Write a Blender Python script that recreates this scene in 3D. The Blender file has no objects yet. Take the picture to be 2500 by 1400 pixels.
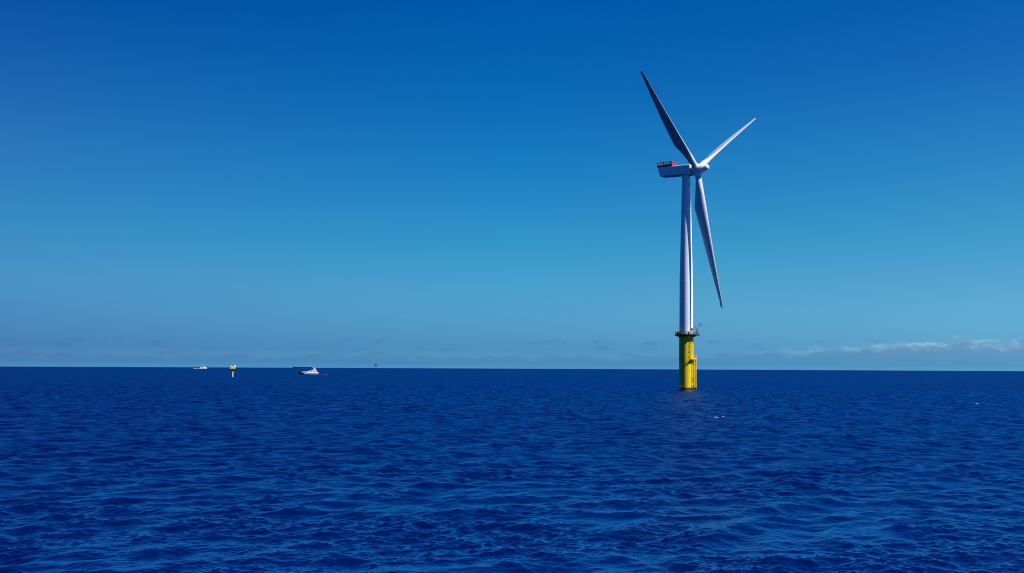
import bpy, math, random
import numpy as np
from mathutils import Matrix, Vector

random.seed(7)
SC = bpy.context.scene
COL = SC.collection
R = math.radians

# ------------------------------------------------------------------ camera
EYE = 8.2                      # metres above the sea, deck of a boat
EARTH = 7.4e6                  # earth radius with ordinary refraction
PITCH = R(1.699)
ROLL = R(0.259)
cam = bpy.data.cameras.new("camera")
cam_ob = bpy.data.objects.new("camera", cam)
COL.objects.link(cam_ob)
cam.sensor_width = 36.0
cam.lens = 36.0
cam.shift_y = 0.04904            # the photo is cropped: its optical centre lies below the middle
cam.clip_start = 0.1
cam.clip_end = 60000.0
right0, up0 = Vector((1, 0, 0)), Vector((0, -math.sin(PITCH), math.cos(PITCH)))
cr, sr = math.cos(ROLL), math.sin(ROLL)
cx, cy = right0 * cr + up0 * sr, right0 * -sr + up0 * cr
cz = cx.cross(cy)
cam_ob.matrix_world = Matrix(((cx.x, cy.x, cz.x, 0), (cx.y, cy.y, cz.y, 0), (cx.z, cy.z, cz.z, EYE), (0, 0, 0, 1)))
SC.camera = cam_ob

# ------------------------------------------------------------------ sun and sky
SUN_EL, SUN_AZ = R(47), R(116.5)           # azimuth clockwise from +Y
sun_dir = Vector((math.sin(SUN_AZ) * math.cos(SUN_EL), math.cos(SUN_AZ) * math.cos(SUN_EL), math.sin(SUN_EL)))
sun = bpy.data.lights.new("sun", 'SUN')
sun.energy = 5.0
sun.angle = R(0.53)
sun.color = (0.99, 1.0, 0.96)
sun_ob = bpy.data.objects.new("sun", sun)
COL.objects.link(sun_ob)
sun_ob.location = (200, -100, 300)
sun_ob.rotation_euler = sun_dir.to_track_quat('Z', 'Y').to_euler()

SC.view_settings.view_transform = 'Standard'
SC.view_settings.look = 'None'
SC.view_settings.exposure = 0.35
SC.view_settings.gamma = 1.0


try:
    SC.cycles.use_denoising = False
    SC.cycles.filter_width = 1.0
    SC.cycles.caustics_reflective = False
    SC.cycles.caustics_refractive = False
    SC.cycles.sample_clamp_indirect = 1.0
except AttributeError:
    pass


class NT:
    """small node-tree writer"""
    def __init__(self, nt):
        self.nt = nt

    def n(self, typ, **kw):
        nd = self.nt.nodes.new(typ)
        for k, v in kw.items():
            setattr(nd, k, v)
        return nd

    def put(self, sock, v):
        if isinstance(v, bpy.types.NodeSocket):
            self.nt.links.new(v, sock)
        else:
            sock.default_value = v

    def m(self, op, a, b=0.0, c=None, clamp=False):
        nd = self.n('ShaderNodeMath', operation=op, use_clamp=clamp)
        self.put(nd.inputs[0], a)
        self.put(nd.inputs[1], b)
        if c is not None:
            self.put(nd.inputs[2], c)
        return nd.outputs[0]

    def step(self, x, lo, hi):
        nd = self.n('ShaderNodeMapRange', interpolation_type='SMOOTHSTEP')
        self.put(nd.inputs[0], x)
        self.put(nd.inputs[1], lo)
        self.put(nd.inputs[2], hi)
        return nd.outputs[0]

    def noise(self, vec, scale, detail=4.0, rough=0.55, dist=0.0):
        nd = self.n('ShaderNodeTexNoise')
        self.put(nd.inputs['Vector'], vec)
        nd.inputs['Scale'].default_value = scale
        nd.inputs['Detail'].default_value = detail
        nd.inputs['Roughness'].default_value = rough
        nd.inputs['Distortion'].default_value = dist
        return nd.outputs[0]

    def comb(self, x, y, z=0.0):
        nd = self.n('ShaderNodeCombineXYZ')
        for i, v in enumerate((x, y, z)):
            self.put(nd.inputs[i], v)
        return nd.outputs[0]

    def mix(self, f, a, b, blend='MIX'):
        nd = self.n('ShaderNodeMix', data_type='RGBA', blend_type=blend)
        self.put(nd.inputs[0], f)
        self.put(nd.inputs[6], a)
        self.put(nd.inputs[7], b)
        return nd.outputs[2]

    def ramp(self, fac, stops, interp='LINEAR'):
        nd = self.n('ShaderNodeValToRGB')
        cr_ = nd.color_ramp
        cr_.interpolation = interp
        while len(cr_.elements) < len(stops):
            cr_.elements.new(0.5)
        for e, (p, c) in zip(cr_.elements, stops):
            e.position = p
            e.color = (c[0], c[1], c[2], 1)
        self.put(nd.inputs[0], fac)
        return nd.outputs[0]


def lin(c):
    return tuple((v / 255 / 12.92 if v / 255 <= 0.04045 else ((v / 255 + 0.055) / 1.055) ** 2.4) for v in c)


world = bpy.data.worlds.new("World")
SC.world = world
world.use_nodes = True
wt = NT(world.node_tree)
bg = world.node_tree.nodes['Background']
sky = wt.n('ShaderNodeTexSky', sky_type='NISHITA')
sky.sun_disc = False
sky.sun_elevation = SUN_EL
sky.sun_rotation = SUN_AZ
geo = wt.n('ShaderNodeTexCoord').outputs['Generated']
sep = wt.n('ShaderNodeSeparateXYZ')
wt.put(sep.inputs[0], geo)
azi = wt.m('ARCTAN2', sep.outputs[0], sep.outputs[1])            # radians to the right of north
elv = wt.m('ADD', wt.m('ARCSINE', sep.outputs[2]), 0.00146)       # radians above the sea horizon
# the clear-air colour of this day relative to the plain Nishita sky, by elevation (radians above
# the sea horizon) for three bearings: left of north, north, right of north
TINTS = [
    (0.0020, (0.2463, 0.8436, 1.9723), (0.2925, 1.0571, 2.3550), (0.3473, 1.2872, 2.6582)),
    (0.0087, (0.1800, 0.6174, 1.5974), (0.2272, 0.9140, 2.1018), (0.2877, 1.1065, 2.3775)),
    (0.0207, (0.1366, 0.4485, 1.2131), (0.1802, 0.6869, 1.6074), (0.2841, 0.9367, 2.0102)),
    (0.0406, (0.1313, 0.4298, 1.0397), (0.1900, 0.6683, 1.3529), (0.2815, 0.8628, 1.6380)),
    (0.0806, (0.1400, 0.4945, 0.8984), (0.1665, 0.6856, 1.1513), (0.2271, 0.7644, 1.2518)),
    (0.1206, (0.1095, 0.5055, 0.8832), (0.1009, 0.6683, 1.0847), (0.1549, 0.7186, 1.1359)),
    (0.2000, (0.0792, 0.4457, 0.8641), (0.0355, 0.5735, 1.0681), (0.0921, 0.6109, 1.0743)),
    (0.2780, (0.0316, 0.3604, 0.8693), (0.0082, 0.4755, 1.0496), (0.0433, 0.4566, 1.0536)),
    (0.3499, (0.0034, 0.2865, 0.8573), (0.0020, 0.4156, 1.0654), (0.0052, 0.3971, 1.0189)),
    (0.6000, (0.0020, 0.2800, 0.8500), (0.0015, 0.3700, 1.0000), (0.0030, 0.3700, 1.0000)),
    (1.5700, (0.0015, 0.3300, 0.9000), (0.0015, 0.3300, 0.9000), (0.0015, 0.3300, 0.9000)),
]
ef = wt.m('DIVIDE', elv, 1.57)
t_l, t_c, t_r = [wt.ramp(ef, [(row[0] / 1.57, tuple(v / 3 for v in row[1 + k])) for row in TINTS]) for k in range(3)]


def linstep(x, lo, hi):
    nd = wt.n('ShaderNodeMapRange')
    wt.put(nd.inputs[0], x)
    nd.inputs[1].default_value, nd.inputs[2].default_value = lo, hi
    return nd.outputs[0]


tint = wt.mix(linstep(azi, 0.0, 0.458), wt.mix(linstep(azi, -0.458, 0.0), t_l, t_c), t_r)
c0 = wt.mix(1.0, sky.outputs[0], tint, 'MULTIPLY')
c0 = wt.mix(1.0, c0, (3, 3, 3, 1), 'MULTIPLY')
# unseen sky behind the view, darkened towards blue to cut fill on shaded sides
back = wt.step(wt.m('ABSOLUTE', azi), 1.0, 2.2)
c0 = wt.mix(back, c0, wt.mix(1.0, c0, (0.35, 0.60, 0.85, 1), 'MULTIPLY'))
# low distant clouds along the horizon, part of the far sky
ax = wt.m('MULTIPLY', azi, 2500.0)
ey = wt.m('MULTIPLY', elv, 2500.0)
n_a = wt.noise(wt.comb(wt.m('MULTIPLY', ax, 1 / 62.0), wt.m('MULTIPLY', ey, 1 / 26.0), 3.1), 1.0, 6.0, 0.6)
n_b = wt.noise(wt.comb(wt.m('MULTIPLY', ax, 1 / 46.0), wt.m('MULTIPLY', ey, 1 / 24.0), 9.7), 1.0, 6.0, 0.6)
n_c = wt.noise(wt.comb(wt.m('MULTIPLY', ax, 1 / 380.0), 0.0, 5.5), 1.0, 2.0)
right_f = wt.step(azi, 0.16, 0.44)
T = wt.m('ADD', wt.m('ADD', 27.0, wt.m('MULTIPLY', right_f, 30.0)), wt.m('ADD', wt.m('MULTIPLY', n_c, 22.0), wt.m('MULTIPLY', wt.m('SUBTRACT', n_b, 0.5), 56.0)))
body = wt.m('MULTIPLY', wt.m('SUBTRACT', 1.0, wt.step(ey, wt.m('SUBTRACT', T, 7.0), wt.m('ADD', T, 5.0))), wt.step(ey, 14.0, 34.0))
az_f = wt.m('ADD', 0.55, wt.m('MULTIPLY', right_f, 0.40))
c1 = wt.mix(wt.m('MULTIPLY', body, az_f), c0, wt.mix(1.0, c0, (1.32, 0.95, 0.93, 1), 'MULTIPLY'))
haze_b = wt.m('MULTIPLY', wt.m('SUBTRACT', 1.0, wt.step(ey, wt.m('SUBTRACT', T, 16.0), wt.m('ADD', T, 2.0))), wt.step(ey, 3.0, 14.0))
c1 = wt.mix(wt.m('MULTIPLY', haze_b, 0.75), c1, wt.mix(1.0, c1, (0.80, 0.84, 0.92, 1), 'MULTIPLY'))
rim = wt.m('MULTIPLY', wt.m('MULTIPLY', body, wt.step(ey, wt.m('SUBTRACT', T, 24.0), wt.m('SUBTRACT', T, 5.0))), wt.step(n_a, 0.36, 0.62))
c1 = wt.mix(wt.m('MULTIPLY', rim, wt.m('ADD', 0.12, wt.m('MULTIPLY', right_f, 0.88))), c1, wt.mix(1.0, c0, (2.6, 1.52, 1.2, 1), 'MULTIPLY'))
wisp_band = wt.m('MULTIPLY', wt.step(ey, 34.0, 48.0), wt.m('SUBTRACT', 1.0, wt.step(ey, 62.0, 80.0)))
wisp = wt.m('MULTIPLY', wt.step(n_a, 0.54, 0.70), wisp_band)
c1 = wt.mix(wt.m('MULTIPLY', wisp, 0.6), c1, wt.mix(1.0, c0, (0.76, 0.74, 0.85, 1), 'MULTIPLY'))
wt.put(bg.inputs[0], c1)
bg.inputs[1].default_value = 0.0785


# ------------------------------------------------------------------ materials
def material(name, color, rough=0.5, metal=0.0, vary=0.0, scale=1.0, bump=0.0, streak=False, spec=0.5):
    m = bpy.data.materials.new(name)
    m.use_nodes = True
    t = NT(m.node_tree)
    p = m.node_tree.nodes['Principled BSDF']
    p.inputs['Roughness'].default_value = rough
    p.inputs['Metallic'].default_value = metal
    p.inputs['Specular IOR Level'].default_value = spec
    oc = t.n('ShaderNodeTexCoord').outputs['Object']
    if streak:
        mp = t.n('ShaderNodeMapping')
        t.put(mp.inputs[0], oc)
        mp.inputs['Scale'].default_value = (3, 3, 0.15)
        oc2 = mp.outputs[0]
    else:
        oc2 = oc
    nz = t.noise(oc2, scale, 5.0, 0.6)
    d = tuple(max(0, v * (1 - vary)) for v in color) + (1,)
    t.put(p.inputs['Base Color'], t.mix(t.step(nz, 0.35, 0.75), color + (1,), d))
    if bump:
        b = t.n('ShaderNodeBump')
        b.inputs['Strength'].default_value = bump
        b.inputs['Distance'].default_value = 0.05
        t.put(b.inputs['Height'], nz)
        t.put(p.inputs['Normal'], b.outputs[0])
    return m


M_WHITE = material("white_gelcoat", (0.80, 0.81, 0.80), 0.35, vary=0.07, scale=0.8, streak=True)
M_BLADE = material("blade_gelcoat", (0.58, 0.59, 0.60), 0.38, vary=0.05, scale=0.5)
M_RED = material("red_paint", (0.30, 0.035, 0.10), 0.5, vary=0.15, scale=2.0)
M_STEEL = material("galvanised_steel", (0.20, 0.21, 0.23), 0.5, 0.3, vary=0.3, scale=3.0)
M_DARK = material("dark_grey_paint", (0.035, 0.04, 0.05), 0.5, vary=0.3, scale=3.0)
M_YEL = material("yellow_paint", (0.86, 0.57, 0.005), 0.45, vary=0.12, scale=1.5, streak=True, spec=0.3)
M_PALE = material("pale_boat_paint", (0.80, 0.80, 0.78), 0.35, vary=0.06, scale=1.0)
M_CREAM = material("pale_yellow_paint", (0.74, 0.70, 0.50), 0.45, vary=0.1, scale=1.5)
M_NAVY = material("navy_hull_paint", (0.012, 0.035, 0.14), 0.3, vary=0.2, scale=0.6)
M_GREYBLUE = material("grey_blue_paint", (0.30, 0.34, 0.42), 0.45, vary=0.12, scale=0.7)
M_GLASS = material("dark_window_glass", (0.01, 0.015, 0.02), 0.08)
M_DISTBLUE = material("air_faded_ship_blue", (0.022, 0.10, 0.34), 0.5, vary=0.25, scale=0.1)  # bluing of the far ship by the air is put into its colour

# yellow steel of the turbine foot, with the tidal growth at the water line
M_FOOT = material("foot_yellow_paint", (0.86, 0.57, 0.005), 0.45, vary=0.10, scale=1.2, streak=True, spec=0.3)
_t = NT(M_FOOT.node_tree)
_p = M_FOOT.node_tree.nodes['Principled BSDF']
_src = _p.inputs['Base Color'].links[0].from_socket
_oc = _t.n('ShaderNodeTexCoord').outputs['Object']
_s = _t.n('ShaderNodeSeparateXYZ')
_t.put(_s.inputs[0], _oc)
_edge = _t.m('ADD', 0.15, _t.m('MULTIPLY', _t.noise(_oc, 1.6, 4.0), 1.1))
_g = _t.m('SUBTRACT', 1.0, _t.step(_s.outputs[2], _edge, _t.m('ADD', _edge, 0.35)))
_t.put(_p.inputs['Base Color'], _t.mix(_g, _src, (0.045, 0.05, 0.02, 1)))


# ------------------------------------------------------------------ mesh helpers
class MB:
    """collects shapes and links them as ONE mesh object"""
    def __init__(self):
        self.v, self.f = [], []

    def add(self, vs, fs):
        o = len(self.v)
        self.v += [tuple(p) for p in vs]
        self.f += [tuple(i + o for i in q) for q in fs]
        return self

    def hexa(self, b, t):
        """bottom quad b and top quad t, both counter-clockwise from above"""
        return self.add(list(b) + list(t), [(3, 2, 1, 0), (4, 5, 6, 7), (0, 1, 5, 4), (1, 2, 6, 5), (2, 3, 7, 6), (3, 0, 4, 7)])

    def box(self, c, s, rz=0.0, bev=0.0):
        x, y, z = (k / 2 for k in s)
        ca, sa = math.cos(rz), math.sin(rz)
        def q(px, py, pz):
            return (c[0] + px * ca - py * sa, c[1] + px * sa + py * ca, c[2] + pz)
        if bev:
            e = min(bev, x * .9, y * .9, z * .9)
            rings = []
            for zz, ins in ((-z, e), (-z + e, 0), (z - e, 0), (z, e)):
                k = e
                pts = [(-x + ins + k, -y + ins), (x - ins - k, -y + ins), (x - ins, -y + ins + k), (x - ins, y - ins - k), (x - ins - k, y - ins), (-x + ins + k, y - ins), (-x + ins, y - ins - k), (-x + ins, -y + ins + k)]
                rings.append([q(a, b, zz) for a, b in pts])
            return self.loft(rings)
        return self.hexa([q(-x, -y, -z), q(x, -y, -z), q(x, y, -z), q(-x, y, -z)], [q(-x, -y, z), q(x, -y, z), q(x, y, z), q(-x, y, z)])

    def loft(self, rings, cap=True):
        n = len(rings[0])
        vs = [p for r in rings for p in r]
        fs = []
        for i in range(len(rings) - 1):
            for j in range(n):
                k = (j + 1) % n
                fs.append((i * n + j, i * n + k, (i + 1) * n + k, (i + 1) * n + j))
        if cap:
            fs.append(tuple(range(n))[::-1])
            fs.append(tuple((len(rings) - 1) * n + j for j in range(n)))
        return self.add(vs, fs)

    def lathe(self, prof, o=(0, 0, 0), axis=(0, 0, 1), n=48, cap=True):
        """prof: (distance along axis, radius)"""
        A = Vector(axis).normalized()
        u = A.orthogonal().normalized()
        w = A.cross(u)
        o = Vector(o)
        rings = []
        for h, r in prof:
            rings.append([o + A * h + (u * math.cos(2 * math.pi * j / n) + w * math.sin(2 * math.pi * j / n)) * max(r, 1e-4) for j in range(n)])
        return self.loft(rings, cap)

    def tube(self, pts, r, n=8, closed=False):
        P = [Vector(p) for p in pts]
        rings = []
        m = len(P)
        for i, p in enumerate(P):
            if closed:
                d = (P[(i + 1) % m] - P[i - 1]).normalized()
            else:
                d = (P[min(i + 1, m - 1)] - P[max(i - 1, 0)]).normalized()
            ref = Vector((0, 0, 1)) if abs(d.z) < 0.9 else Vector((1, 0, 0))
            u = d.cross(ref).normalized()
            w = d.cross(u)
            rr = r[i] if isinstance(r, (list, tuple)) else r
            rings.append([p + (u * math.cos(2 * math.pi * j / n) + w * math.sin(2 * math.pi * j / n)) * rr for j in range(n)])
        if closed:
            rings.append(rings[0])
        return self.loft(rings, not closed)

    def build(self, name, mat, parent=None, smooth=35):
        me = bpy.data.meshes.new(name)
        me.from_pydata(self.v, [], self.f)
        me.validate()
        import bmesh
        bm = bmesh.new()
        bm.from_mesh(me)
        bmesh.ops.recalc_face_normals(bm, faces=bm.faces)
        bm.to_mesh(me)
        bm.free()
        if smooth:
            me.shade_smooth()
            me.set_sharp_from_angle(angle=R(smooth))
        me.materials.append(mat)
        ob = bpy.data.objects.new(name, me)
        COL.objects.link(ob)
        if parent:
            ob.parent = parent
        return ob


def thing(name, loc, label, cat, rz=0.0, group=None):
    o = bpy.data.objects.new(name, None)
    COL.objects.link(o)
    o.location = loc
    o.rotation_euler = (0, 0, rz)
    o['label'] = label
    o['category'] = cat
    if group:
        o['group'] = group
    return o


def sea_level(r):
    return -r * r / (2 * EARTH)


# ------------------------------------------------------------------ the sea
rng = np.random.default_rng(11)
NW = 300
lam = np.exp(np.linspace(math.log(0.16), math.log(16.0), NW)) * np.exp(rng.uniform(-.01, .01, NW))
kk = 2 * np.pi / lam
dlnk = math.log(16.0 / 0.16) / NW
lp = 5.2
shape = np.exp(-1.25 * (lam / lp) ** 2 * 0.55)                      # falls off past the peak
BSAT = 0.0050 * (1.0 + 1.2 * np.exp(-((np.log(lam / 0.6)) ** 2) / 0.8) + 2.2 * np.exp(-((np.log(lam / 3.4)) ** 2) / 0.3))
slope = np.sqrt(2 * BSAT * shape * dlnk)
amp = slope / kk
main_dir = math.atan2(0.88, -0.48)
spread = R(36) + R(50) * np.clip(np.log(lp / lam) / 3.0, 0, 1)
th = main_dir + np.clip(rng.normal(0, 1, NW), -2.0, 2.0) * spread
kx, ky = kk * np.cos(th), kk * np.sin(th)
ph = rng.uniform(0, 2 * np.pi, NW)
GUST = [(2 * np.pi / L * math.cos(a), 2 * np.pi / L * math.sin(a), p) for L, a, p in zip(np.exp(rng.uniform(math.log(5), math.log(45), 14)), rng.uniform(0, 6.28, 14), rng.uniform(0, 6.28, 14))]
CHOP = 0.95


def row_step(r):
    return float(np.clip(r * r / 34000.0, 0.06, 0.40)) if r < 330 else 0.0055 * r - 1.415


def wave_weight(r):
    d = np.array([row_step(float(q)) for q in np.atleast_1d(r)])
    x = np.clip((lam[None, :] / d[:, None] - 2.2) / 1.8, 0, 1)
    return x * x * (3 - 2 * x)


def displaced(X, Y, Wt):
    """X, Y: one row of points at the same range; Wt: weights of the wave components there"""
    use = np.nonzero(Wt > 0.01)[0][::-1]                        # long waves first
    dx = np.zeros_like(X)
    dy = np.zeros_like(X)
    dz = np.zeros_like(X)
    # gusts: the short chop is stronger in some patches than in others
    gust = np.zeros_like(X)
    for gx, gy, gp in GUST:
        gust += np.cos(gx * X + gy * Y + gp)
    gust = np.clip(1.0 + 0.4 * gust / math.sqrt(len(GUST) / 2), 0.6, 1.6)
    for i in use:
        p = (kx[i] * X + ky[i] * Y + ph[i]).astype(np.float32)
        a = amp[i] * Wt[i] * (gust if lam[i] < 1.8 else 1.0)
        s_, c_ = np.sin(p), np.cos(p)
        dz += a * c_
        dx -= CHOP * a * kx[i] / kk[i] * s_
        dy -= CHOP * a * ky[i] / kk[i] * s_
    return X + dx, Y + dy, dz - (X * X + Y * Y) / (2 * EARTH)


def build_sea():
    rs = list(np.linspace(10, 35, 40))
    while rs[-1] < 15500:
        rs.append(rs[-1] + row_step(rs[-1]))
    rs = np.array(rs)
    fine = np.arange(-R(33), R(33), 0.85e-3)
    side = np.linspace(R(33), R(75), 50)[1:]
    an = np.concatenate([-side[::-1], fine, side])
    nr, na = len(rs), len(an)
    co = np.zeros((nr, na, 3), np.float32)
    rip = np.zeros((nr, na), np.float32)
    W = wave_weight(rs)
    sn, cs = np.sin(an), np.cos(an)
    for j, r in enumerate(rs):
        x, y, z = displaced(r * sn, r * cs, W[j])
        co[j, :, 0], co[j, :, 1], co[j, :, 2] = x, y, z
        rip[j, :] = float(np.sum(BSAT * shape * dlnk * (1 - W[j] ** 2)))
    me = bpy.data.meshes.new("water")
    nv, nf = nr * na, (nr - 1) * (na - 1)
    me.vertices.add(nv)
    me.vertices.foreach_set("co", co.reshape(-1))
    idx = np.arange(nv, dtype=np.int32).reshape(nr, na)
    q = np.stack([idx[:-1, :-1], idx[:-1, 1:], idx[1:, 1:], idx[1:, :-1]], -1).reshape(-1)[:].astype(np.int32)
    q = q.reshape(-1, 4)[:, ::-1].reshape(-1)
    me.loops.add(nf * 4)
    me.loops.foreach_set("vertex_index", q)
    me.polygons.add(nf)
    me.polygons.foreach_set("loop_start", np.arange(0, nf * 4, 4, dtype=np.int32))
    me.polygons.foreach_set("use_smooth", np.ones(nf, bool))
    at = me.attributes.new("ripple", 'FLOAT', 'POINT')
    at.data.foreach_set("value", rip.reshape(-1))
    me.update(calc_edges=True)
    ob = bpy.data.objects.new("water", me)
    COL.objects.link(ob)
    ob['kind'] = 'structure'
    # normals up?
    if me.polygons[0].normal.z < 0:
        me.flip_normals()
    m = bpy.data.materials.new("sea_water")
    m.use_nodes = True
    t = NT(m.node_tree)
    m.node_tree.nodes.remove(m.node_tree.nodes['Principled BSDF'])
    a_ = t.n('ShaderNodeAttribute', attribute_name="ripple")
    rip_ = a_.outputs['Fac']                                     # slope variance of the waves too small for the mesh
    oc = t.n('ShaderNodeTexCoord').outputs['Object']
    b = t.n('ShaderNodeBump')
    b.inputs['Strength'].default_value = 0.6
    b.inputs['Distance'].default_value = 0.025
    t.put(b.inputs['Height'], t.noise(oc, 6.0, 4.0, 0.6, 0.4))
    nrm = b.outputs[0]
    fr = t.n('ShaderNodeFresnel')
    fr.inputs['IOR'].default_value = 1.38
    t.put(fr.inputs['Normal'], nrm)
    # the small unseen waves turn towards the viewer, which lowers the reflection of the far water
    # more in the gusty patches than between them
    gst = t.m('ADD', 0.35, t.m('MULTIPLY', t.step(t.noise(oc, 0.22, 5.0, 0.7), 0.3, 0.7), 1.3))
    fac = t.m('DIVIDE', t.m('MINIMUM', t.m('MULTIPLY', fr.outputs[0], 1.65), 1.0), t.m('ADD', 1.0, t.m('MULTIPLY', t.m('MULTIPLY', rip_, gst), 45.0)))
    deep = t.n('ShaderNodeBsdfDiffuse')
    deep.inputs['Color'].default_value = (0.0004, 0.0038, 0.044, 1)
    t.put(deep.inputs['Normal'], nrm)
    gl = t.n('ShaderNodeBsdfGlossy', distribution='BECKMANN')
    gl.inputs['Color'].default_value = (0.34, 0.67, 1.0, 1)
    t.put(gl.inputs['Roughness'], t.m('SQRT', t.m('SQRT', t.m('ADD', rip_, 0.0025))))
    t.put(gl.inputs['Normal'], nrm)
    mx = t.n('ShaderNodeMixShader')
    t.put(mx.inputs[0], fac)
    t.put(mx.inputs[1], deep.outputs[0])
    t.put(mx.inputs[2], gl.outputs[0])
    t.put(m.node_tree.nodes['Material Output'].inputs['Surface'], mx.outputs[0])
    me.materials.append(m)
    return ob


build_sea()


def at_pixel_x(u, d):
    """world X of a thing at distance d whose bearing is (u-1250)/2500"""
    return (u - 1250) / 2500 * d * 0.9996


# ------------------------------------------------------------------ wind turbine
TX, TY = 65.37, 384.0
YAW, TILT, PHASE, CONE, RAD = R(52.22), R(4.63), R(61.28), R(4.75), 53.05
HUBH = 82.1
wt_root = thing("wind_turbine", (TX, TY, 0), "tall white three-bladed wind turbine on a yellow foundation standing in the sea", "wind turbine")


def azd(a, r, z=0.0):
    """point around the tower: a degrees from the camera side towards the right"""
    return (r * math.sin(R(a)), -r * math.cos(R(a)), z)


# foot
foot = MB().lathe([(-9, 2.66), (0, 2.66), (6.8, 2.66), (6.81, 2.672), (6.94, 2.672), (6.95, 2.66), (13.4, 2.66), (13.41, 2.672), (13.54, 2.672), (13.55, 2.66), (19.6, 2.66), (19.75, 2.76), (20.25, 2.76)], n=256).build("foundation_pile", M_FOOT, wt_root, 15)

# boat landing on the right of the foot
LA = 60
bl = MB()
t_dir = Vector((math.cos(R(LA)), math.sin(R(LA)), 0))
o_dir = Vector((math.sin(R(LA)), -math.cos(R(LA)), 0))
def lp_(out, tan, z):
    return tuple(o_dir * out + t_dir * tan + Vector((0, 0, z)))
for s in (-.78, .78):
    bl.tube([lp_(2.95, s, 11.7), lp_(3.4, s, 11.3), lp_(3.45, s, 10.4), lp_(3.45, s, -2.5)], .23, 12)
    for z in (1.3, 4.2, 9.6):
        bl.tube([lp_(2.3, s * .8, z), lp_(3.45, s, z)], .17, 8)
    bl.tube([lp_(2.3, s * .8, 2.6), lp_(3.45, s, 4.2)], .10, 8)
landing = bl.build("boat_landing", M_FOOT, wt_root)
ld = MB()
for s in (-.28, .28):
    ld.tube([lp_(3.25, s, -1.5), lp_(3.25, s, 12.9)], .055, 6)
z = -1.2
while z < 11.0:
    ld.tube([lp_(3.25, -.28, z), lp_(3.25, .28, z)], .028, 5)
    z += .32
for z in (1.3, 4.2, 7, 9.6):
    for s in (-.28, .28):
        ld.tube([lp_(2.6, s, z), lp_(3.25, s, z)], .05, 5)
ld.build("ladder", M_FOOT, landing)

# rest platform between the two ladders
RP = 11.35
arc = [20 + i * 5.9 for i in range(9)]
rp = MB()
rp.loft([[azd(a, 2.6, RP), azd(a, 3.95, RP), azd(a, 3.95, RP + .14), azd(a, 2.6, RP + .14)] for a in arc])
for a in (24, 44, 64):
    rp.tube([azd(a, 3.8, RP), azd(a, 2.65, RP - 1.5)], .09, 8)
    rp.tube([azd(a, 2.6, RP - .1), azd(a, 3.9, RP - .1)], .08, 8)
rest = rp.build("rest_platform", M_FOOT, wt_root)
rl = MB()
for a in arc[::2]:
    rl.tube([azd(a, 3.9, RP + .14), azd(a, 3.9, RP + 1.3)], .04, 6)
for zz in (.7, 1.3):
    rl.tube([azd(a, 3.9, RP + zz) for a in arc], .04, 6)
    for a in (arc[0], arc[-1]):
        rl.tube([azd(a, 2.75, RP + zz), azd(a, 3.9, RP + zz)], .04, 6)
rl.tube([azd(67, 3.9, RP), azd(67, 3.9, RP + 2.2)], .06, 6)
rl.tube([azd(58, 3.9, RP), azd(58, 3.9, RP + 2.0)], .05, 6)
rl.build("railing", M_YEL, rest)

# upper caged ladder
UA = 30
t2 = Vector((math.cos(R(UA)), math.sin(R(UA)), 0))
o2 = Vector((math.sin(R(UA)), -math.cos(R(UA)), 0))
def up_(out, tan, z):
    return tuple(o2 * out + t2 * tan + Vector((0, 0, z)))
ul = MB()
for s in (-.27, .27):
    ul.tube([up_(3.0, s, RP), up_(3.0, s, 20.6)], .05, 6)
z = RP + .3
while z < 20.3:
    ul.tube([up_(3.0, -.27, z), up_(3.0, .27, z)], .025, 5)
    z += .3
for z in (12, 14.2, 16.4, 18.6):
    for s in (-.27, .27):
        ul.tube([up_(2.6, s, z), up_(3.0, s, z)], .045, 5)
up_lad = ul.build("access_ladder", M_YEL, wt_root)
cg = MB()
hoop = [(.0, .36), (.2, .4), (.42, .35), (.58, .18), (.62, 0), (.58, -.18), (.42, -.35), (.2, -.4), (0, -.36)]
for z in (13.1, 15.2, 17.3, 19.2):
    cg.tube([up_(3.0 + a, b, z) for a, b in hoop], .05, 5)
for a, b in (hoop[2], hoop[4], hoop[6]):
    cg.tube([up_(3.0 + a, b, 13.0), up_(3.0 + a, b, 19.4)], .03, 5)
cg.build("safety_cage", M_DARK, up_lad)
# work platform
PZ = 20.25
pl = MB()
NP = 12
def ring(r, z, k=NP, ox=.2, rot=15):
    return [(ox + r * math.sin(R(rot + 360 * i / k)), -r * math.cos(R(rot + 360 * i / k)), z) for i in range(k)]
pl.loft([ring(4.2, PZ + .08), ring(4.45, PZ + .14), ring(4.45, PZ + .32), ring(4.35, PZ + .36)])
pl.loft([[(2.9, -3.6, PZ - .1), (4.75, -2.1, PZ - .1), (4.75, -2.1, PZ + .33), (2.9, -3.6, PZ + .33)], [(1.4, -2.0, PZ - .1), (3.6, -.2, PZ - .1), (3.6, -.2, PZ + .33), (1.4, -2.0, PZ + .33)]])
for i in range(NP):
    a = 360 * i / NP
    pl.loft([[azd(a - 1.2, 2.72, PZ - .55), azd(a + 1.2, 2.72, PZ - .55), azd(a + 1.2, 2.72, PZ + .1), azd(a - 1.2, 2.72, PZ + .1)],
             [azd(a - .8, 4.1, PZ), azd(a + .8, 4.1, PZ), azd(a + .8, 4.1, PZ + .1), azd(a - .8, 4.1, PZ + .1)]])
plat = pl.build("work_platform", M_DARK, wt_root)
rg = MB()
for k in range(24):
    a = ring(4.38, 0, 24, rot=0)[k]
    rg.tube([(a[0], a[1], PZ + .34), (a[0], a[1], PZ + 1.45)], .04, 6)
for zz in (.75, 1.1, 1.45):
    rg.tube([(x, y, PZ + zz) for x, y, _ in ring(4.38, 0, 24, rot=0)], .045, 6, closed=True)
kb = ring(4.42, PZ + .36, 24, rot=0)
kt = ring(4.42, PZ + .58, 24, rot=0)
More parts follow.
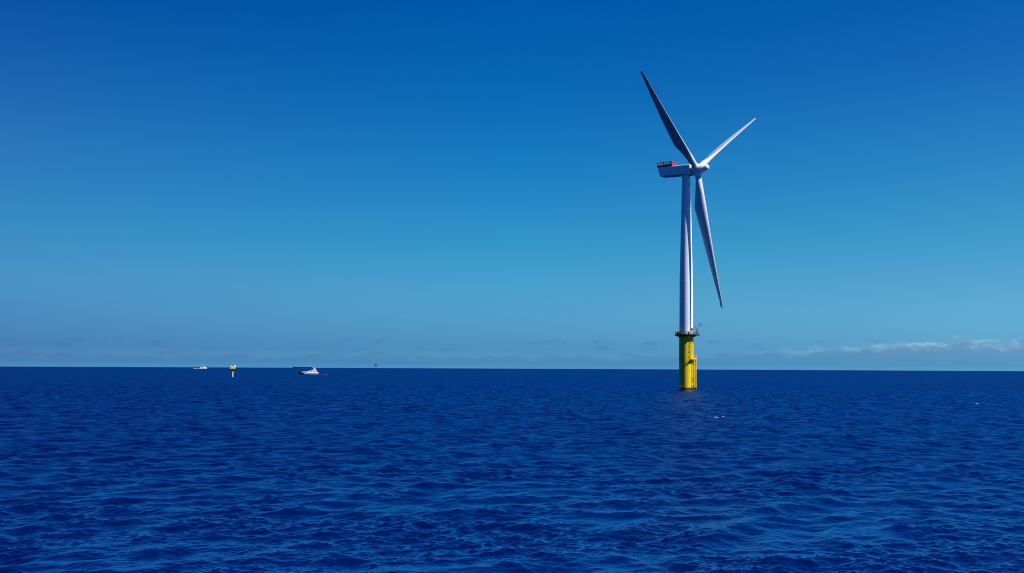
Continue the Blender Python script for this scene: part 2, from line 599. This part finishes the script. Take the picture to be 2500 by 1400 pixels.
for i in range(24):
    j = (i + 1) % 24
    rg.add([kb[i], kb[j], kt[j], kt[i]], [(0, 1, 2, 3)])
rg.build("railing", M_DARK, plat)
# things fixed on it
MB().box((.62, -3.45, PZ + .98), (1.15, .9, 1.2), R(12), .05).build("equipment_cabinet", M_YEL, plat)
MB().box((2.75, -2.9, PZ + .8), (.8, .6, .9), R(40), .05).build("equipment_cabinet", M_PALE, plat)
MB().box((3.55, -1.9, PZ + .75), (.5, .5, .8), R(55), .05).build("equipment_cabinet", M_GREYBLUE, plat)
MB().box((-3.35, -1.9, PZ + .85), (.9, .7, 1.0), R(-50), .05).build("equipment_cabinet", M_DARK, plat)
MB().box((-2.3, -3.2, PZ + .8), (.8, .5, .85), R(-30), .05).build("equipment_cabinet", M_GREYBLUE, plat)
for a in (-70, 10, 95):
    lt = MB()
    q = ring(4.38, 0, 360, rot=a)[0]
    lt.tube([(q[0], q[1], PZ + 1.4), (q[0], q[1], PZ + 1.75)], .06, 6)
    lt.lathe([(0, .05), (.02, .13), (.26, .13), (.34, .04)], (q[0], q[1], PZ + 1.72), n=12)
    lt.build("navigation_lantern", M_YEL, plat)
# davit crane
cz_ = PZ + .34
cb_ = (3.95, -1.3)
cr_m = MB().lathe([(0, .34), (.08, .34), (.1, .22), (1.5, .2), (1.52, .3), (1.8, .3), (1.85, .1)], (cb_[0], cb_[1], cz_), n=20)
cr_m.box((cb_[0] - .3, cb_[1], cz_ + 1.85), (.7, .5, .5), 0, .05)
crane = cr_m.build("davit_crane", M_STEEL, wt_root)
bm_ = MB().tube([(cb_[0] - .15, cb_[1], cz_ + 1.9), (cb_[0] + .95, cb_[1] - .2, cz_ + 4.25)], [.16, .11], 8)
bm_.tube([(cb_[0] + .8, cb_[1] - .2, cz_ + 4.28), (cb_[0] + 1.55, cb_[1] - .3, cz_ + 4.1)], .13, 8)
bm_.box((cb_[0] + .95, cb_[1] - .2, cz_ + 4.35), (.35, .35, .3), 0, .04)
bm_.build("boom", M_STEEL, crane)
hk = MB().tube([(cb_[0] + 1.5, cb_[1] - .3, cz_ + 4.1), (cb_[0] + 1.5, cb_[1] - .3, cz_ + 3.6)], .03, 6)
hk.lathe([(0, .03), (.1, .12), (.25, .12), (.3, .03)], (cb_[0] + 1.5, cb_[1] - .3, cz_ + 3.35), n=10)
hk.build("hook", M_DARK, crane)

# tower
tw = []
TB, TT = PZ + .3, 80.7
for i in range(61):
    z = TB + (TT - TB) * i / 60
    f = i / 60
    r = 2.56 + (2.45 - 2.56) * min(f / .35, 1) + (1.56 - 2.45) * max((f - .35) / .65, 0)
    tw.append((z, r))
    if i in (20, 40):                                      # flange seams
        tw += [(z + .02, r + .012), (z + .16, r + .012), (z + .18, r)]
tower = MB().lathe(tw, n=256).build("tower", M_WHITE, wt_root, 20)
d_o = Vector((math.sin(R(47)), -math.cos(R(47)), 0))
d_t = Vector((math.cos(R(47)), math.sin(R(47)), 0))
def dr_(o, t, z):
    return tuple(d_o * o + d_t * t + Vector((0, 0, z)))
dm = MB()
dm.hexa([dr_(2.3, -.5, PZ + .45), dr_(2.62, -.5, PZ + .45), dr_(2.62, .5, PZ + .45), dr_(2.3, .5, PZ + .45)], [dr_(2.3, -.5, PZ + 2.5), dr_(2.62, -.5, PZ + 2.5), dr_(2.62, .5, PZ + 2.5), dr_(2.3, .5, PZ + 2.5)])
door = dm.build("door", M_GREYBLUE, tower)
cn = MB()
cn.hexa([dr_(2.4, -.7, PZ + 2.6), dr_(3.1, -.7, PZ + 2.55), dr_(3.1, .7, PZ + 2.55), dr_(2.4, .7, PZ + 2.6)], [dr_(2.4, -.7, PZ + 2.75), dr_(3.1, -.7, PZ + 2.65), dr_(3.1, .7, PZ + 2.65), dr_(2.4, .7, PZ + 2.75)])
cn.tube([dr_(2.5, .95, PZ + 2.7), dr_(2.9, .95, PZ + 3.0)], .06, 6)
cn.box(dr_(2.95, .95, PZ + 3.05), (.25, .25, .3), 0, .03)
cn.build("canopy", M_DARK, tower)

# nacelle: loft along the rotor axis
A_H = Vector((math.sin(YAW), -math.cos(YAW), 0))                       # towards the nose, level
S_N = Vector((-math.cos(YAW), -math.sin(YAW), 0))                      # near side
AX = (A_H * math.cos(TILT) + Vector((0, 0, math.sin(TILT)))).normalized()
HUB = A_H * (4.6 * math.cos(TILT)) + Vector((0, 0, HUBH + 4.6 * math.sin(TILT)))
def nc(u, s, z):
    return tuple(A_H * u + S_N * s + Vector((0, 0, z)))
def nac_ring(u, zb, zt, w, c, ct=.28):
    """c: lower chamfer height"""
    return [nc(u, -w + c, zb), nc(u, w - c, zb), nc(u, w - c * .3, zb + c * .3), nc(u, w, zb + c), nc(u, w, zt - ct), nc(u, w - ct * .3, zt - ct * .3), nc(u, w - ct, zt),
            nc(u, -w + ct, zt), nc(u, -w + ct * .3, zt - ct * .3), nc(u, -w, zt - ct), nc(u, -w, zb + c), nc(u, -w + c * .3, zb + c * .3)]
na = MB()
for_n = [(-11.0, 84.0, 84.7, 1.85, .2), (-10.5, 82.3, 84.72, 1.96, .2), (-10.1, 81.15, 84.72, 2.0, .22), (-6.0, 80.98, 84.66, 2.0, .25),
         (-1.0, 80.78, 84.55, 2.0, .25), (2.25, 80.5, 84.42, 2.0, .25), (2.55, 80.6, 84.25, 1.88, .25)]
na.loft([nac_ring(u, zb, zt, w, c) for u, zb, zt, w, c in for_n])
nac = na.build("nacelle", M_WHITE, wt_root, 12)
MB().lathe([(1.6, 1.85), (2.7, 1.62), (3.0, 1.62)], Vector((0, 0, HUBH)), AX, 40).build("rotor_bearing", M_GREYBLUE, nac)
MB().lathe([(TT - .05, 1.72), (TT + .35, 1.72)], n=64).build("yaw_ring", M_GREYBLUE, nac)
ht = MB()
ht.loft([nac_ring(-3.6, 84.5, 84.8, 1.1, .05, .1), nac_ring(-1.6, 84.5, 84.76, 1.1, .05, .1)])
ht.build("roof_hatch", M_WHITE, nac)

# red helicopter hoist platform on the rear of the roof
HZ = 84.85
U0, U1, HW = -11.35, -4.95, 1.97
def slab(m, u0, u1, s0, s1, z0, z1):
    m.hexa([nc(u0, s1, z0), nc(u1, s1, z0), nc(u1, s0, z0), nc(u0, s0, z0)], [nc(u0, s1, z1), nc(u1, s1, z1), nc(u1, s0, z1), nc(u0, s0, z1)])
hp_m = MB()
slab(hp_m, U0, U1, -HW, HW, HZ - .12, HZ)
hp = hp_m.build("hoist_platform", M_RED, wt_root)
for s in (HW, -HW):
    fm = MB()
    slab(fm, U0, U1, s - .05, s + .05, HZ, HZ + .46)
    slab(fm, U0, U1, s - .06, s + .06, HZ + 1.42, HZ + 1.62)
    slab(fm, U0, U1, s - .03, s + .03, HZ + 1.0, HZ + 1.07)
    for i in range(10):
        u = U0 + (U1 - U0) * i / 9
        slab(fm, u - .1, u + .1, s - .08, s + .08, HZ + .02, HZ + 1.6)
    fm.build("fence_panel", M_RED, hp)
for u in (U0, U1):
    fm = MB()
    slab(fm, u - .04, u + .04, -HW + .1, HW - .1, HZ + .003, HZ + 1.6)
    for i in range(5):
        s = -HW + .15 + (2 * HW - .3) * i / 4
        slab(fm, u - .09, u + .09, s - .05, s + .05, HZ + .005, HZ + 1.58)
    fm.build("fence_panel", M_RED, hp)

# hub and spinner
sp = [(-1.75, 1.45), (-1.6, 1.75), (-1.3, 1.92), (-.4, 2.02), (.6, 2.0), (1.3, 1.9), (2.4, 1.55), (3.7, 1.1)]
hub = MB().lathe(sp, HUB, AX, 64).build("rotor_hub", M_WHITE, wt_root, 30)
cap_p = [(3.72, 1.0), (3.74, 1.14)] + [(3.78 + 1.12 * math.sin(t), 1.14 * math.cos(t)) for t in [R(8 + 10 * k) for k in range(9)]]
MB().lathe(cap_p, HUB, AX, 40).build("nose_cap", M_WHITE, hub, 50)

# blades
SIDE = AX.cross(Vector((0, 0, 1))).normalized()
UPV = SIDE.cross(AX)
CH = [(1.7, 2.2), (3.2, 2.2), (4.5, 2.35), (13.9, 4.6), (50.5, 1.0), (52.3, .9), (52.75, .55), (53.05, .12)]
TH = [(1.7, 1), (3.2, 1), (6, .72), (9, .48), (13.9, .31), (25, .23), (53, .16)]
TW = [(1.7, 14), (13.9, 12), (25, 6), (40, 2), (53, -1)]
def interp(tab, r):
    return float(np.interp(r, [p[0] for p in tab], [p[1] for p in tab]))
def blade(theta):
    rad = UPV * math.cos(theta) + SIDE * math.sin(theta)
    d = (rad * math.cos(CONE) + AX * math.sin(CONE)).normalized()
    a2 = (AX - d * AX.dot(d)).normalized()
    e_rot = (UPV * math.sin(theta) - SIDE * math.cos(theta)).normalized()
    e_rot = (e_rot - d * e_rot.dot(d)).normalized()
    rings = []
    N = 40
    rs = [1.7, 2.4, 3.2, 3.8, 4.5, 5.5, 7, 8.5, 10, 11.5, 12.8, 13.6, 13.9, 14.3, 15.5, 17.5] + list(np.linspace(20, 50.5, 16)) + [51.4, 52.3, 52.55, 52.75, 52.9, 53.05]
    def frame(r):
        b = R(86 + interp(TW, r))
        return e_rot * math.cos(b) + a2 * math.sin(b), e_rot * -math.sin(b) + a2 * math.cos(b)
    for r in rs:
        c, thk = interp(CH, r), interp(TH, r)
        le, nn = frame(r)
        w = min(max((r - 3.2) / 7.0, 0), 1)
        w = w * w * (3 - 2 * w)
        piv = float(np.interp(r, [1.7, 13.9, 50.5, 53], [1.1, 1.12, .27, .05])) / c
        bend = a2 * (0.0004 * r * r)
        pts = []
        for j in range(N):
            t = 2 * math.pi * j / N
            x = (1 - math.cos(t)) / 2
            yt = 5 * thk * (.2969 * math.sqrt(max(x, 0)) - .126 * x - .3516 * x * x + .2843 * x ** 3 - .1015 * x ** 4)
            camb = -.035 * 4 * x * (1 - x) * (1 - x * .3)
            sgn = 1 if math.sin(t) >= 0 else -1
            ya = sgn * yt * (.85 if sgn > 0 else 1.0) + camb
            yc = .5 * math.sin(t)
            y = ya * w + yc * (1 - w)
            pts.append(HUB + d * r + bend + le * ((piv - x) * c) + nn * (y * c))
        rings.append(pts)
    bl_ = MB().loft(rings).build("rotor_blade", M_BLADE, wt_root, 45)
    MB().lathe([(.9, 1.26), (2.35, 1.26), (2.42, 1.2), (2.6, 1.2)], HUB, d, 40).build("root_collar", M_WHITE, bl_, 40)
    for r, sd_ in ((14.2, 1), (23.5, 1), (33, 1), (14.2, -1), (23.5, -1), (33, -1)):    # dark receptor dots on both faces
        le, nn = frame(r)
        c, thk = interp(CH, r), interp(TH, r)
        x = .45
        yt = 5 * thk * (.2969 * math.sqrt(x) - .126 * x - .3516 * x * x + .2843 * x ** 3 - .1015 * x ** 4)
        y = ((yt * .85 if sd_ > 0 else -yt) - .035 * 4 * x * (1 - x) * (1 - x * .3)) * c
        o = HUB + d * r + a2 * (0.0004 * r * r) + le * (float(np.interp(r, [1.7, 13.9, 50.5, 53], [1.1, 1.12, .27, .05])) - x * c) + nn * (y - .06 * sd_)
        MB().lathe([(0, .2), (.085, .2), (.1, .15)], o, nn * sd_, 14).build("receptor_disc", M_DARK, bl_)
    return bl_
for k in range(3):
    blade(PHASE - k * 2 * math.pi / 3)


# ------------------------------------------------------------------ boats
def hull_rings(L, B, bow_rise, free, draft, flare=.75, n=16, stern=.86):
    """bow towards -X, stations from stern to bow; ring: keel, bilge, waterline, deck edges"""
    rings = []
    for i in range(n + 1):
        s = i / n
        x = L / 2 - L * s
        full = (stern + (1 - stern) * min(s / .35, 1)) if s < .35 else max(1 - ((s - .35) / .65) ** 2.3, .015)
        fw = full ** 1.35
        dk = free + bow_rise * max((s - .3) / .7, 0) ** 1.7
        rake = 0.0 if s < .6 else (s - .6) / .4
        x_low = x + rake ** 2 * L * .085
        b, bw = B / 2 * full, B / 2 * fw * flare
        kd = -draft * (1 if s < .8 else 1 - (s - .8) / .2 * .6)
        rings.append([(x_low, 0, kd), (x_low, bw * .75, kd * .55), (x_low * .6 + x * .4, bw, 0.05), (x, b, dk), (x, -b, dk), (x_low * .6 + x * .4, -bw, 0.05), (x_low, -bw * .75, kd * .55)])
    return rings


def window_row(parent, x0, x1, y, z0, z1, n, sgn):
    w = (x1 - x0) / n
    for i in range(n):
        a, b = x0 + w * (i + .14), x0 + w * (i + .86)
        yy = y + sgn * .02
        m = MB()
        m.hexa([(a, min(y, yy) - .01, z0), (b, min(y, yy) - .01, z0), (b, max(y, yy) + .01, z0), (a, max(y, yy) + .01, z0)],
               [(a, min(y, yy) - .01, z1), (b, min(y, yy) - .01, z1), (b, max(y, yy) + .01, z1), (a, max(y, yy) + .01, z1)])
        m.build("window", M_GLASS, parent)


def taper(m, x0, x1, w, z0, z1, fx=0.0, rx=0.0, inset=.15):
    """cabin block: fx rakes the front (-x), rx the rear"""
    m.hexa([(x0, -w / 2, z0), (x1, -w / 2, z0), (x1, w / 2, z0), (x0, w / 2, z0)],
           [(x0 + fx, -w / 2 + inset, z1), (x1 - rx, -w / 2 + inset, z1), (x1 - rx, w / 2 - inset, z1), (x0 + fx, w / 2 - inset, z1)])


# --- motor yacht like patrol boat, in front of the long ship
d = 1030.0
b2 = thing("motor_boat", (at_pixel_x(753.2, d), d, sea_level(d)), "white motor boat with dark blue hull and mast, right of the small yellow platform", "boat", R(8))
hull = MB().loft(hull_rings(20.4, 5.6, 1.6, 1.6, 1.3)).build("hull", M_NAVY, b2, 40)
rub = MB()
hr = hull_rings(20.4, 5.6, 1.6, 1.6, 1.3)
for sg in (3, 4):
    rub.tube([Vector(r[sg]) + Vector((0, .04 if sg == 3 else -.04, -1.15)) for r in hr[:12]], .24, 6)
rub.build("rubbing_strake", M_PALE, hull)
bul = MB()
for sg in (3, 4):
    pts = [Vector(r[sg]) for r in hr[:13]]
    s_ = 1 if sg == 3 else -1
    bul.loft([[p + Vector((0, -.12 * s_, -.25)), p + Vector((0, .06 * s_, -.25)), p + Vector((0, .06 * s_, .55)), p + Vector((0, -.12 * s_, .55))] for p in pts])
bul.build("bulwark", M_PALE, hull)
dk_ = MB()
dk_.loft([[r[3], r[4], (r[4][0], r[4][1], r[4][2] + .05), (r[3][0], r[3][1], r[3][2] + .05)] for r in hr[:16]])
dk_.build("deck", M_GREYBLUE, hull)
cab = MB()
taper(cab, 3.6, 8.3, 4.3, 1.6, 3.5, .7, .15)
cabin = cab.build("cabin", M_PALE, b2, 0)
for s in (-1, 1):
    window_row(cabin, 5.0, 7.6, s * 2.09, 2.55, 3.05, 3, s)
trk = MB()
taper(trk, -6.6, 4.4, 3.6, 1.6, 2.75, 1.6, 0, .25)
trk.build("trunk_cabin", M_PALE, b2, 0)
wh = MB()
taper(wh, 3.9, 8.1, 3.7, 3.5, 3.62, 0, 0, .05)
taper(wh, 3.0, 8.5, 3.9, 3.98, 4.5, .3, .1, .1)
taper(wh, 5.2, 7.2, 2.6, 4.5, 5.1, .5, .3)
for x in (3.6, 5.9, 8.0):
    for s in (-1.6, 1.6):
        wh.box((x, s, 3.75), (.16, .16, .62))
wheel = wh.build("wheelhouse", M_PALE, b2, 0)
wg = MB()
taper(wg, 4.2, 7.8, 3.2, 3.6, 4.0, .1, .1, .02)
wg.build("window", M_GLASS, wheel)
rail_pts = {-1: [], 1: []}
rf = {-1: MB(), 1: MB()}
for x in np.linspace(-.2, 3.0, 4):
    zz = 1.95 + 1.6 * max(((10.2 - x) / 20.4 - .3) / .7, 0) ** 1.7
    yb = 2.75 * max(1 - max((((10.2 - x) / 20.4 - .35) / .65), 0) ** 2.3, .1)
    for s in (-1, 1):
        rf[s].tube([(x, s * yb * .93, zz + .5), (x, s * yb * .93, zz + 1.5)], .09, 5)
        rail_pts[s].append((x, s * yb * .93, zz + 1.48))
for s in (-1, 1):
    rf[s].tube(rail_pts[s], .05, 5)
    rf[s].build("railing", M_PALE, b2)
MB().box((1.2, .2, 3.1), (1.0, 1.6, 1.3), 0, .1).build("deck_locker", M_PALE, b2, 0)
mt = MB()
mt.tube([(5.6, .7, 4.9), (4.2, .1, 8.4)], [.16, .1], 8)
mt.tube([(5.6, -.7, 4.9), (4.2, -.1, 8.4)], [.16, .1], 8)
mt.tube([(3.6, 0, 4.4), (4.0, 0, 8.0)], [.12, .08], 8)
mt.tube([(4.3, -1.2, 7.0), (4.3, 1.2, 7.0)], .07, 6)
mt.tube([(4.2, 0, 8.2), (2.2, 0, 8.5)], .06, 6)
mast = mt.build("mast", M_STEEL, b2)
MB().lathe([(0, .25), (.06, .5), (.55, .55), (.9, .36), (1.0, .05)], (6.4, 0, 5.1), n=20).build("radar_dome", M_PALE, mast)
MB().tube([(5.6, 0, 5.6), (6.3, 0, 7.2)], [.32, .42], 10).build("funnel", M_PALE, mast)
MB().hexa([(1.5, -.12, 7.7), (2.9, -.12, 8.5), (2.9, .12, 8.5), (1.5, .12, 7.7)], [(1.7, -.12, 8.4), (2.8, -.12, 9.3), (2.8, .12, 9.3), (1.7, .12, 8.4)]).build("radar_scanner", M_PALE, mast)
MB().box((9.1, 0, 1.75), (1.8, 3.6, .6), 0, .1).build("stern_platform", M_PALE, b2)

# --- work boat, farther out, bow to the right
d = 2395.0
b1 = thing("work_boat", (at_pixel_x(491.4, d), d, sea_level(d)), "small white work boat with low aft deck, left of the small yellow platform", "boat", R(180 - 6))
hull1 = MB().loft(hull_rings(33, 8.5, 1.7, 1.5, 1.6, n=18)).build("hull", M_NAVY, b1, 40)
hr1 = hull_rings(33, 8.5, 1.7, 1.5, 1.6, n=18)
bw1 = MB()
for sg in (3, 4):
    s_ = 1 if sg == 3 else -1
    bw1.loft([[Vector(p[sg]) + Vector((0, -.15 * s_, -.45)), Vector(p[sg]) + Vector((0, .1 * s_, -.45)), Vector(p[sg]) + Vector((0, .1 * s_, .7)), Vector(p[sg]) + Vector((0, -.15 * s_, .7))] for p in hr1[:18]])
bw1.build("bulwark", M_PALE, hull1)
c1_ = MB()
taper(c1_, -12.5, 1.5, 7.0, 1.6, 4.4, 1.2, .2)
taper(c1_, -10.0, .8, 6.2, 4.4, 5.6, .6, .3)
cab1 = c1_.build("cabin", M_PALE, b1, 0)
for s in (-1, 1):
    window_row(cab1, -9.2, .2, s * 3.04, 4.75, 5.3, 8, s)
b1w = MB()
taper(b1w, -8.5, -1.0, 5.0, 5.6, 7.1, .8, .3)
wh1 = b1w.build("wheelhouse", M_GREYBLUE, b1, 0)
ww = MB()
taper(ww, -8.3, -1.1, 5.02, 6.1, 6.75, .6, .2, .1)
ww.build("window", M_GLASS, wh1)
m1 = MB()
m1.tube([(-4.5, 0, 7.0), (-4.3, 0, 11.3)], [.3, .12], 8)
MB().tube([(-1.5, 0, 7.0), (-1.4, 0, 9.6)], [.25, .12], 8).build("mast", M_PALE, b1)
m1.tube([(-4.4, -1.4, 9.4), (-4.4, 1.4, 9.4)], .1, 6)
mast1 = m1.build("mast", M_PALE, b1)
MB().lathe([(0, .5), (.1, .9), (1.2, .9), (1.7, .5), (1.8, .05)], (-4.3, 0, 9.3), n=16).build("radar_dome", M_PALE, mast1)
g1 = MB()
for s in (-2.6, 2.6):
    g1.tube([(8.0, s, 1.5), (8.0, s, 6.3)], .3, 8)
    g1.tube([(8.0, s, 6.2), (2.0, s, 6.3)], .28, 8)
    g1.tube([(4.0, s, 1.5), (2.0, s, 6.2)], .22, 8)
g1.box((4.8, 0, 6.45), (6.6, 5.8, .35), 0, .1)
g1.build("deck_gantry", M_GREYBLUE, b1)

# --- long low ship on the horizon behind the motor boat
d = 8000.0
s1 = thing("cargo_ship", (at_pixel_x(738, d), d, sea_level(d)), "long low ship tinted blue by distant air on the horizon behind the white motor boat", "ship", R(0))
sh = MB().loft(hull_rings(156, 24, 2.0, 5.4, 6, .95, n=20)).build("hull", M_DISTBLUE, s1, 40)
fc = MB()
taper(fc, -76, -62, 9, 6.5, 10.0, 3, 0, .5)
fc.build("forecastle", M_DISTBLUE, s1, 0)
hs = MB()
taper(hs, 58, 72, 20, 5.2, 12.5, 1, 1, .5)
house = hs.build("deckhouse", M_DISTBLUE, s1, 0)
MB().tube([(66, 0, 12), (66, 0, 16.5)], [1.0, .6], 10).build("funnel", M_DARK, house)
for x in np.linspace(-50, 45, 7):
    MB().box((x, 0, 5.8), (11, 14, 1.4), 0, .2).build("hatch_cover", M_DISTBLUE, s1)

# --- small single-pile platform, pale pile and yellow deck
d = 772.0
p1 = thing("pile_platform", (at_pixel_x(568.6, d), d, sea_level(d)), "small yellow instrument platform on a single pale pile standing in the sea", "platform", R(12))
MB().lathe([(-4, .48), (0, .48), (5.2, .48)], n=28).build("pile", M_CREAM, p1)
MB().lathe([(4.9, .52), (5.1, .52), (6.05, 1.15), (6.1, 1.15)], n=28).build("deck_bracket", M_YEL, p1)
dkm = MB().box((0, 0, 6.25), (3.8, 3.8, .32), 0, .06)
for s in (-1, 1):
    dkm.tube([(s * 1.9, 0, 6.1), (s * .45, 0, 4.9)], .1, 6)
deck = dkm.build("deck", M_YEL, p1)
rr = MB()
for zz in (.55, 1.05):
    rr.tube([(-2, -2, 6.4 + zz), (2, -2, 6.4 + zz), (2, 2, 6.4 + zz), (-2, 2, 6.4 + zz)], .035, 5, closed=True)
for i in range(5):
    for a, b in ((-2 + i, -2), (-2 + i, 2), (-2, -2 + i), (2, -2 + i)):
        rr.tube([(a, b, 6.4), (a, b, 7.45)], .035, 5)
rr.build("railing", M_CREAM, deck)
MB().box((.1, 0, 7.1), (1.1, 1.3, 1.35), 0, .06).build("equipment_cabinet", M_YEL, p1)
MB().box((-1.15, -.6, 7.75), (.75, .8, 1.2), 0, .1).build("instrument_box", M_PALE, p1)
MB().box((1.45, -.4, 8.0), (1.35, 1.0, .95), R(15), .1).build("instrument_box", M_PALE, p1)
for px_, py_, zt_, r_ in ((-1.15, -.6, 7.2, .12), (1.45, -.4, 7.6, .12), (-.6, .6, 9.6, .05)):
    MB().tube([(px_, py_, 6.4), (px_, py_, zt_)], r_, 6).build("mounting_pole", M_STEEL, p1)

# --- distant lattice legged tower on the horizon
d = 6500.0
o1 = thing("offshore_tower", (at_pixel_x(917.8, d), d, sea_level(d)), "distant dark topped platform tower on pale legs at the horizon, right of the boats", "tower", R(20))
for sx in (-1, 1):
    for sy in (-1, 1):
        MB().tube([(sx * 5.2, sy * 5.2, -5), (sx * 4.2, sy * 4.2, 17.5)], .55, 10).build("leg", M_STEEL, o1)
br = MB()
for z0, z1 in ((1, 9), (9, 17)):
    for (ax_, ay_), (bx_, by_) in (((-1, -1), (1, -1)), ((1, -1), (1, 1)), ((1, 1), (-1, 1)), ((-1, 1), (-1, -1))):
        k0, k1 = 5.1 - z0 * .044, 5.1 - z1 * .044
        br.tube([(ax_ * k0, ay_ * k0, z0), (bx_ * k1, by_ * k1, z1)], .3, 6)
        br.tube([(bx_ * k0, by_ * k0, z0), (ax_ * k1, ay_ * k1, z1)], .3, 6)
br.build("bracing", M_STEEL, o1)
tp = MB().box((0, 0, 18.0), (13, 13, 1.0), 0, .1)
tp.box((-.8, 0, 21.5), (10, 10, 6.0), 0, .2)
tp.box((0, 0, 25.0), (12.2, 12.2, .9), 0, .1)
tp.box((3.8, 2.5, 26.6), (4, 4, 2.4), 0, .1)
tp.build("deckhouse", M_NAVY, o1)


# ------------------------------------------------------------------ white foam: a few breaking crests, wash at the foot and wakes
def foam_patch(m, x0, y0, sx, sy, thr, seed, n=44, rot=0.0, lift=.035):
    rg_ = np.random.default_rng(seed)
    r0 = math.hypot(x0, y0)
    W = wave_weight(r0)[0]
    g = np.linspace(-1, 1, n)
    GX, GY = np.meshgrid(g, g)
    ca, sa = math.cos(rot), math.sin(rot)
    PX = x0 + (GX * sx * ca - GY * sy * sa)
    PY = y0 + (GX * sx * sa + GY * sy * ca)
    xx, yy, zz = displaced(PX.reshape(-1), PY.reshape(-1), W)
    f = np.zeros((n, n))
    for q in range(26):
        kq = rg_.uniform(2, 14)
        a = rg_.uniform(0, 2 * np.pi)
        f += np.cos(kq * (GX * np.cos(a) * 1.0 + GY * np.sin(a)) + rg_.uniform(0, 6.3)) / kq ** .5
    f = f / f.std() - (GX ** 2 + GY ** 2) * 1.9 + 1.0
    o = len(m.v)
    m.v += [(float(a), float(b), float(c) + lift) for a, b, c in zip(xx, yy, zz)]
    for j in range(n - 1):
        for i in range(n - 1):
            if (f[j, i] + f[j, i + 1] + f[j + 1, i] + f[j + 1, i + 1]) / 4 > thr:
                k = o + j * n + i
                m.f.append((k, k + 1, k + n + 1, k + n))


M_FOAM = material("sea_foam", (0.50, 0.56, 0.60), 0.8, vary=0.25, scale=6.0, bump=.4)
fo = MB()


def px_to_sea(u, v):
    """range and X of the sea surface seen at photo pixel (u, v)"""
    dep = (v - (901.8 + (u - 1250) * .00452)) / 2500 + 0.00146
    r = EYE / dep
    return at_pixel_x(u, r), r
for (u, v, sx, sy, thr, sd) in ((1763, 1019, .36, .8, .8, 1), (1752, 1021, .6, .8, 1.6, 9), (2396, 963, .9, 1.2, .9, 2), (2392, 988, .7, 1.2, .7, 3), (1346, 980, .3, .6, .6, 4), (2076, 1125, .3, .14, .8, 5), (2084, 1128, .2, .10, .9, 11), (1743, 984, .4, .7, .9, 6), (160, 938, .9, 1.6, 1.0, 7), (1640, 1064, .16, .1, 1.2, 8)):
    x, y = px_to_sea(u, v)
    foam_patch(fo, x, y, sx, sy, thr, sd)
foam = fo.build("foam", M_FOAM)
foam['kind'] = 'stuff'
fw = MB()
for a, sd in ((-50, 21), (0, 22), (40, 23), (75, 24)):
    q = azd(a, 3.5)
    foam_patch(fw, TX + q[0], TY + q[1], 1.3, 1.2, 1.45, sd, lift=.04)
for i in range(7):                                                    # wash and wake behind the motor boat
    foam_patch(fw, b2.location.x + 9.5 + i * 1.6, 1030 + .7 * i - 2.6, 1.4, 3.0, .3 + .12 * i, 40 + i, n=24, lift=.15)
foam_patch(fw, at_pixel_x(796, 1022), 1022, 3.0, 6, .5, 60, n=30, lift=.12)
for i in range(6):                                                    # along its side
    foam_patch(fw, b2.location.x - 5 + i * 2.4, 1027.2, 1.6, 1.0, .6, 50 + i, n=24, lift=.12)
for i in range(6):
    foam_patch(fw, b1.location.x - 15 - i * 2.4, 2391 + i, 2.4, 7, .2 + .12 * i, 70 + i, n=22, lift=.3)
foam_patch(fw, b1.location.x + 17, 2390, 2.6, 5, .2, 80, n=22, lift=.3)
wash = fw.build("foam", M_FOAM)
wash['kind'] = 'stuff'
